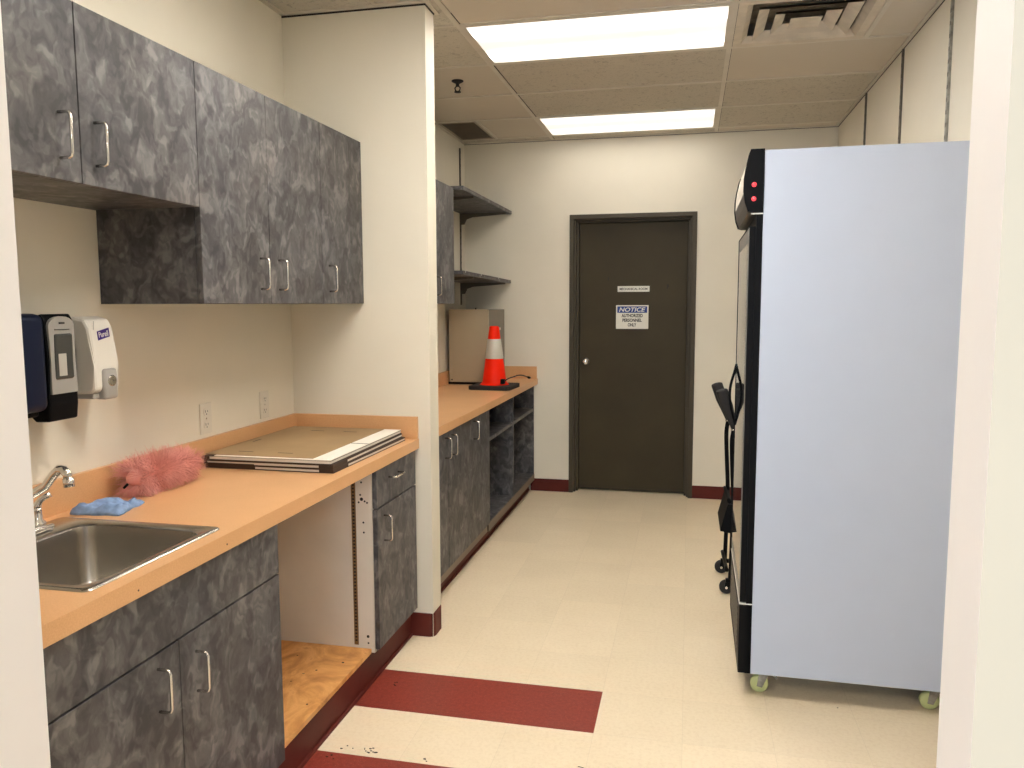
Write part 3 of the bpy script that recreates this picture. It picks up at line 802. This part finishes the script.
b = MB().box(.1145, .1178, 1.806, 1.824, 1.4555, 1.4605).build('badge', 'ink', t)
MB().box(.1150, .1176, 1.790, 1.840, 1.4395, 1.4415).build('print_line', 'ink', t)
# white sanitiser dispenser
t = thing('sanitizer_dispenser', (0, 2.0, 1.21), 'white sanitizer dispenser with a purple logo, right of the grey one', 'dispenser')
YP0, YP1 = 1.930, 2.030
prof = [(.001, 1.468), (.05, 1.474), (.085, 1.466), (.100, 1.440), (.112, 1.33), (.112, 1.262), (.095, 1.250), (.001, 1.246)]
MB().prism(prof, 'y', YP0, YP1, bev=.009).build('body', 'plasticwhite', t)
MB().box(.02, .10, 1.935, 2.00, 1.236, 1.252, .004, 2).build('nozzle', 'plasticgrey', t)
lab(MB().box(.080, .121, 1.958, 2.016, 1.232, 1.322, .010, 3, True).build('push_bar', 'plasticgrey', t), 'grey push bar')
MB().lathe([(.016, 0), (.016, .002), (.012, .0025), (.001, .0005)], (.1205, 1.988, 1.286), 20, 'x').build('push_button', 'steel', t)
MB().prism([(1.936, 1.25), (1.938, 1.25), (1.952, 1.46), (1.950, 1.46)], 'x', .10, .1001).build('seam', 'plasticgrey', t)
# logo: tilted purple patch with white lettering, following the sloping front
def slope(z): return .100 + (1.440 - z) / .11 * .012
lz = 1.422
R_ = Matrix.Translation((slope(lz) + .0005, 1.984, lz)) @ Matrix.Rotation(-.105, 4, 'Y') @ Matrix.Rotation(.12, 4, 'X')
lg = MB().prism([(-.025, -.015), (.024, -.011), (.027, .015), (-.022, .011)], 'x', -.003, .0008).xf(R_).build('logo_patch', 'purple', t)
me = text_mesh('Purell', width=.040, height=.016, shear=.15, bold=.01); bb = MB(); bb.bm.from_mesh(me); bb.bm.transform(R_ @ Matrix.Translation((.0010, 0, 0)) @ FACE_PX); bb.build('lettering', 'white', lg)

def outlet(y, z, label):
    t = thing('power_outlet', (0, y, z), label, 'power outlet', 'duplex power outlets above the backsplash')
    MB().box(.0005, .006, y - .036, y + .036, z - .058, z + .058, .003, 2).build('cover_plate', 'almond', t)
    for s_ in (-1, 1):
        r = MB().prism([(y + .017 * math.cos(a), z + s_ * .0245 + max(-.0135, min(.0135, .018 * math.sin(a)))) for a in [k * PI / 12 for k in range(24)]], 'x', .0055, .0078).build('receptacle', 'almond', t)
        b = MB(); zc = z + s_ * .0245
        b.box(.0075, .0081, y - .008, y - .0055, zc - .002, zc + .007); b.box(.0075, .0081, y + .0055, y + .008, zc - .001, zc + .006); b.cyl((.0075, y, zc - .008), (.0081, y, zc - .008), .0025, 10)
        b.build('slots', 'ink', r)
    MB().lathe([(.003, 0), (.003, .001), (.001, .0014)], (.006, y, z), 10, 'x').build('screw', 'chrome', t)
outlet(2.610, 1.082, 'white power outlet above the backsplash, nearer the pink duster')
outlet(3.030, 1.082, 'white power outlet above the backsplash, nearer the alcove corner')

# ------------------------------------------------------------------ far counter: steel box, cone, cord
t = thing('metal_box', (.18, 5.87, CT), 'beige steel cabinet box standing on the far counter behind the cone', 'metal box')
BX0, BX1, BY0, BY1, BZ1 = .030, .332, 5.615, 6.140, 1.468
MB().box(BX0 - .004, BX1 - .002, BY0 + .02, BY1, CT + .001, BZ1 - .003, .003).build('housing', 'grey_metal', t)
lab(MB().box(BX0, BX1, BY0, BY0 + .019, CT + .018, BZ1, .002).build('front_panel', 'beige_metal', t), 'beige front panel')
MB().box(BX0 - .01, BX1 - .01, BY0 + .008, BY1 - .01, CT + .0005, CT + .017).build('plinth', 'black', t)
MB().lathe([(.010, 0), (.010, .004), (.001, .006)], (BX1 - .002, 5.98, 1.315), 12, 'x').build('button', 'white', t)
MB().cyl((BX0 + .17, 5.75, BZ1 - .004), (BX0 + .17, 5.75, BZ1 + .010), .006, 10).build('top_stud', 'black', t)
MB().cyl((BX0 + .02, BY0 - .001, CT + .035), (BX0 + .02, BY0 + .001, CT + .035), .006, 10).build('screw', 'ink', t)

cc = Vector((.430, 5.395, CT))
t = thing('traffic_cone', cc, 'orange traffic cone with a reflective grey band on the far counter', 'traffic cone')
q = .150
b = MB(); pts = []
for sx, sy in ((1, -1), (1, 1), (-1, 1), (-1, -1)):
    for k in ((-.5, .5) if sx * sy < 0 else (.5, -.5)):
        pts.append((sx * q - (sx * .02 if k > 0 else 0), sy * q - (sy * .02 if k < 0 else 0)))
def hull_order(P): return sorted(P, key=lambda p: math.atan2(p[1], p[0]))
b.prism(hull_order(pts), 'z', 0, .028, bev=.004)
b.xf(Matrix.Translation(cc + Vector((0, 0, .0005))) @ Matrix.Rotation(-.05, 4, 'Z')).build('base', 'rubber', t)
R0, R1, Z0, Z1 = .088, .033, .028, .440
def rz(z): return R0 + (R1 - R0) * (z - Z0) / (Z1 - Z0)
MB().lathe([(.104, .0285), (.100, .034), (.092, .040), (rz(.05), .05), (rz(.2), .2), (rz(.36), .36), (rz(.432), .432), (R1 - .004, .440), (R1 - .010, .440), (R1 - .012, .40)], cc, 40).build('cone_body', 'orange', t)
lab(MB().lathe([(rz(.212) + .0003, .212), (rz(.212) + .0016, .214), (rz(.350) + .0016, .348), (rz(.350) + .0003, .350)], cc, 40).build('reflective_band', 'reflective', t), 'grey reflective band')

t = thing('extension_cable', (.50, 5.6, CT), 'short black power cord with plug lying behind the cone', 'cord')
def smooth_path(P, k=6):
    P = [Vector(p) for p in P]; out = []
    for i in range(len(P) - 1):
        p0, p1, p2, p3 = P[max(i - 1, 0)], P[i], P[i + 1], P[min(i + 2, len(P) - 1)]
        for j in range(k):
            u = j / k
            out.append(.5 * ((2 * p1) + (p2 - p0) * u + (2 * p0 - 5 * p1 + 4 * p2 - p3) * u * u + (3 * p1 - p0 - 3 * p2 + p3) * u ** 3))
    return out + [P[-1]]
MB().tube(smooth_path([(.520, 5.325, .972), (.533, 5.40, .984), (.527, 5.60, .978), (.519, 5.78, .972), (.521, 5.93, .958), (.531, 6.05, .936), (.536, 6.08, .929)]), .0045, 8).build('cable', 'rubber', t)
MB().box(.497, .526, 5.288, 5.326, .953, .988, .005).build('plug', 'black', t)
MB().tube([(.534, 6.06, .934), (.538, 6.10, .925), (.540, 6.125, .922)], [.007, .010, .008], 12).build('connector', 'black', t)

# ------------------------------------------------------------------ display refrigerator
FX, FX1, FY0, FY1, FZ0, FZ1 = 2.027, 2.730, 3.0, 3.700, .102, 2.048
fr = thing('display_refrigerator', (2.37, 3.35, 0), 'tall white display refrigerator with black front frame on casters', 'refrigerator')
b = MB()
b.box(FX, FX1, FY0, FY0 + .035, FZ0, FZ1, .002); b.box(FX, FX1, FY1 - .035, FY1, FZ0, FZ1, .002); b.box(FX1 - .04, FX1, FY0 + .035, FY1 - .035, FZ0, FZ1)
b.box(FX, FX1 - .04, FY0 + .035, FY1 - .035, FZ1 - .22, FZ1); b.box(FX, FX1 - .04, FY0 + .035, FY1 - .035, FZ0, .40)
b.build('cabinet', 'fridge', fr)
b = MB()
for z in (.72, 1.02, 1.32, 1.60): b.box(FX + .01, FX1 - .05, FY0 + .036, FY1 - .036, z, z + .012)
b.pieces('inner_shelf', 'fridge_in', fr)
b = MB()
for a, c_ in ((FY0, FY0 + .045), (FY1 - .045, FY1)): b.box(2.004, FX - .0005, a + .0005, c_, FZ0, 1.822, .001)
b.box(2.004, FX - .0005, FY0 + .045, FY1 - .045, 1.775, 1.822); b.box(2.004, FX - .0005, FY0 + .045, FY1 - .045, .372, .42)
b.build('front_frame', 'black', fr)
b = MB(); b.box(1.980, FX - .0005, FY0 + .0005, FY1 - .0005, FZ0 + .0005, .370, .002); b.build('kick_panel', 'black', fr)
b = MB()
for k in range(8): b.box(1.9785, 1.9805, FY0 + .10, FY1 - .10, .15 + k * .024, .160 + k * .024)
b.build('vent_slots', 'standard', fr)
b = MB(); b.box(1.9785, FX, FY0 - .0008, FY1 - .01, .3725, .3765); b.box(1.985, FX, FY0 - .0008, FY0 + .012, 1.8235, 1.8275); b.pieces('trim_line', 'white', fr)
dd = MB()
dz0, dz1 = .382, 1.776
dd.box(1.980, 2.003, FY0 + .002, FY0 + .055, dz0, dz1, .001); dd.box(1.985, 2.003, FY1 - .022, FY1 - .005, dz0, dz1, .001)
dd.box(1.980, 2.003, FY0 + .055, FY1 - .022, dz0, dz0 + .05, .001); dd.box(1.980, 2.003, FY0 + .055, FY1 - .022, dz1 - .05, dz1, .001)
door = dd.build('glass_door', 'alu', fr)
e = MB(); e.box(1.9788, 2.0032, FY1 - .004, FY1 + .0005, dz0, dz1); e.box(1.9788, 2.0032, FY0 + .001, FY1, dz1, dz1 + .005)
e.box(1.981, 2.0035, FY0 - .0002, FY0 + .003, dz0, dz1)
e.build('door_seal', 'black', door)
MB().box(1.9808, 1.988, FY0 + .055, FY1 - .022, dz0 + .05, dz1 - .05).build('glass_pane', 'glass', door)
hp = [(1.982, 3.684, 1.232), (1.972, 3.684, 1.19), (1.960, 3.684, 1.145), (1.955, 3.684, 1.10), (1.959, 3.684, 1.05), (1.970, 3.684, 1.0), (1.982, 3.684, .955)]
MB().tube(smooth_path(hp, 4), .006, 10).build('door_handle', 'black', door)
# lit-sign canopy on top
def cap(off=0): return [(2.0265, 1.829), (1.990 - off, 1.829), (1.973 - off, 1.834), (1.962 - off, 1.866), (1.956 - off, 1.905), (1.957 - off, 1.950), (1.963 - off, 1.993), (1.972 - off, 2.034), (1.979 - off, 2.052), (2.0265, 2.052)]
cp = MB(); cp.prism(cap(), 'y', FY0 - .004, FY0 + .016); cp.prism(cap(.001), 'y', FY1 - .016, FY1 + .004)
cp.pieces('canopy_end', 'black', fr)
inn = [p for p in cap(-.004)]
up = [p for p in inn if p[1] >= 1.904]; lo = [p for p in inn if p[1] <= 1.906]
lab(MB().prism(up, 'y', FY0 + .016, FY1 - .016, smooth=False).build('sign_panel', 'sign_panel', fr), 'pale curved sign panel')
lab(MB().prism(lo, 'y', FY0 + .016, FY1 - .016).build('sign_base', 'sign_grey', fr), 'grey lower sign panel')
for z in (1.927, 1.877):
    lab(MB().lathe([(.0085, 0), (.0085, .003), (.005, .006), (.001, .0065)], (1.9925, FY0 - .004, z), 16, 'y').build('indicator_lamp', 'led', fr), 'small red indicator lamp')
for x, y in ((2.066, 3.075), (2.672, 3.075), (2.066, 3.63), (2.672, 3.63)):
    r = .034
    c_ = MB().lathe([(.008, -.0125), (r - .006, -.0125), (r, -.008), (r, .008), (r - .006, .0125), (.008, .0125)], (x, y, r + .001), 24, 'y').build('caster', 'wheel', fr)
    k = MB(); xo = x + .022
    k.box(x - .02, xo + .03, y - .03, y + .03, .094, .1035, .001)
    for s_ in (-1, 1): k.prism([(x - .010, r - .006), (x + .010, r - .010), (xo + .018, .096), (xo - .022, .096)], 'y', y + s_ * .0165 - .0012, y + s_ * .0165 + .0012)
    k.cyl((x, y - .020, r + .001), (x, y + .020, r + .001), .007, 12); k.cyl((xo, y, .088), (xo, y, .097), .020, 16)
    k.prism([(xo + .018, .085), (xo + .040, .060), (xo + .044, .064), (xo + .024, .090)], 'y', y - .012, y + .012)
    k.build('caster_fork', 'galv', c_)

fr.location.x -= .005; fr.rotation_euler.z = -.008
# ------------------------------------------------------------------ folded wheeled cart behind the refrigerator
t = thing('folding_cart', (2.0, 4.24, 0), 'folded black wheeled cart behind the refrigerator, padded grips showing', 'cart')
def cart_tube(P, r, name, mat='rubber', par=None): return MB().tube(smooth_path(P, 5), r, 10).build(name, mat, par or t)
for y, dx in ((4.08, .019), (4.40, .006)):
    g_ = [(1.980, .875), (1.968, .915), (1.950, .965), (1.934, 1.010), (1.922, 1.045), (1.915, 1.065), (1.912, 1.076)]
    P_ = smooth_path([(x_ + dx, y, z_) for x_, z_ in g_], 4)
    MB().tube(P_, [.013 + .017 * min(1, k / 10) if k < 20 else [.030, .029, .027, .021, .011][min(4, k - 20)] for k in range(len(P_))], 14).build('grip', 'rubber', t)
    cart_tube([(1.980 + dx, y, .90), (1.976 + dx, y, .86), (1.970 + dx, y, .80), (1.976 + dx, y, .66), (1.984 + dx, y, .50), (1.982 + dx, y, .30), (1.978 + dx, y, .09)], .011, 'frame_tube', 'black')
    MB().cyl((1.977 + dx, y, .868), (1.977 + dx, y, .876), .0135, 12).build('clamp_ring', 'chrome', t)
    cart_tube([(2.06 + dx, y, .93), (2.06 + dx, y, .09)], .010, 'frame_tube', 'black')
    MB().box(1.955 + dx, 2.075 + dx, y - .012, y + .012, .078, .098, .003).build('axle_block', 'black', t)
    c_ = MB().lathe([(.010, -.013), (.026, -.013), (.036, -.008), (.036, .008), (.026, .013), (.010, .013)], (1.962 + dx, y + .05, .037), 28, 'y').build('wheel', 'rubber', t)
    MB().prism([(1.950 + dx, .030), (1.974 + dx, .030), (1.990 + dx, .085), (1.960 + dx, .085)], 'y', y + .030, y + .036).build('caster_fork', 'black', c_)
    MB().cyl((1.962 + dx, y + .028, .037), (1.962 + dx, y + .064, .037), .007, 10).build('axle', 'chrome', c_)
cart_tube([(1.984, 4.08, .50), (1.974, 4.40, .50)], .009, 'cross_bar', 'black')
cart_tube([(1.980, 4.08, .14), (1.970, 4.40, .14)], .009, 'cross_bar', 'black')
MB().prism([(1.998, .49), (1.976, .49), (1.940, .350), (1.994, .340)], 'y', 4.06, 4.42, bev=.003).build('bag_flap', 'black', t)

# crumbs on the floor
random.seed(5); m = MB()
for x, y, n_ in ((.652, 2.368, 3), (.72, 2.37, 5), (.752, 2.365, 7), (.94, 2.358, 4), (2.35, 3.01, 1), (1.60, 2.42, 1), (.66, 2.83, 4), (.62, 2.30, 3)):
    for k in range(n_):
        px, py = x + random.gauss(0, .012), y + random.gauss(0, .008); a = random.uniform(.002, .005)
        m.prism([(px + a * random.uniform(.6, 1.3) * math.cos(q * 1.2566), py + a * .7 * random.uniform(.6, 1.3) * math.sin(q * 1.2566)) for q in range(5)], 'z', .0003, .0018)
m.tube(smooth_path([(1.44, 2.425, .0015), (1.462, 2.418, .0015), (1.475, 2.395, .0015), (1.474, 2.375, .0015)]), .0012, 6)
o = tag(m.build('floor_crumbs', 'carddark'), 'scattered dark crumbs and lint on the cream floor tiles', 'crumbs'); o['kind'] = 'stuff'

# ------------------------------------------------------------------ camera
F_PX, CX, CZ, YAW, PIT, ROL = 788.82, 1.767, 1.5043, .2206, .1008, -.0034
F = Vector((-math.sin(YAW) * math.cos(PIT), math.cos(YAW) * math.cos(PIT), -math.sin(PIT)))
R = Vector((math.cos(YAW), math.sin(YAW), 0)); U = R.cross(F)
R2 = R * math.cos(ROL) + U * math.sin(ROL); U2 = -R * math.sin(ROL) + U * math.cos(ROL)
cam = bpy.data.cameras.new('camera'); co = bpy.data.objects.new('camera', cam); COL.objects.link(co)
cam.sensor_width = 36; cam.sensor_fit = 'HORIZONTAL'; cam.lens = 36 * F_PX / 1024; cam.clip_start = .02
mt = Matrix((R2, U2, -F)).transposed().to_4x4(); mt.translation = Vector((CX, 0, CZ)); co.matrix_world = mt
scene.camera = co

# ------------------------------------------------------------------ light
def area(name, loc, target, sx, sy, power, col):
    l = bpy.data.lights.new(name, 'AREA'); l.shape = 'RECTANGLE'; l.size = sx; l.size_y = sy; l.energy = power; l.color = col
    o = bpy.data.objects.new(name, l); COL.objects.link(o); o.location = loc
    o.rotation_euler = (Vector(target) - Vector(loc)).to_track_quat('-Z', 'Y').to_euler(); return o
area('shopfront_daylight', (.6, -4.6, 1.5), (1.7, 3, 1.0), 4.5, 2.4, 165, (.62, .81, 1.0))
area('front_room_lamp', (2.7, -1.0, H - .05), (2.7, -1.0, 0), 1.2, .6, 43, (1, .95, .90))
area('front_room_lamp', (.3, -.6, H - .05), (.3, -.6, 0), 1.2, .6, 45, (1, .95, .88))
w = bpy.data.worlds.new('world'); scene.world = w; w.use_nodes = True
w.node_tree.nodes['Background'].inputs[0].default_value = (.85, .92, 1, 1); w.node_tree.nodes['Background'].inputs[1].default_value = .35

vs = scene.view_settings
vs.view_transform = 'Standard'; vs.look = 'None'; vs.gamma = 1; vs.use_curve_mapping = False; vs.exposure = .06
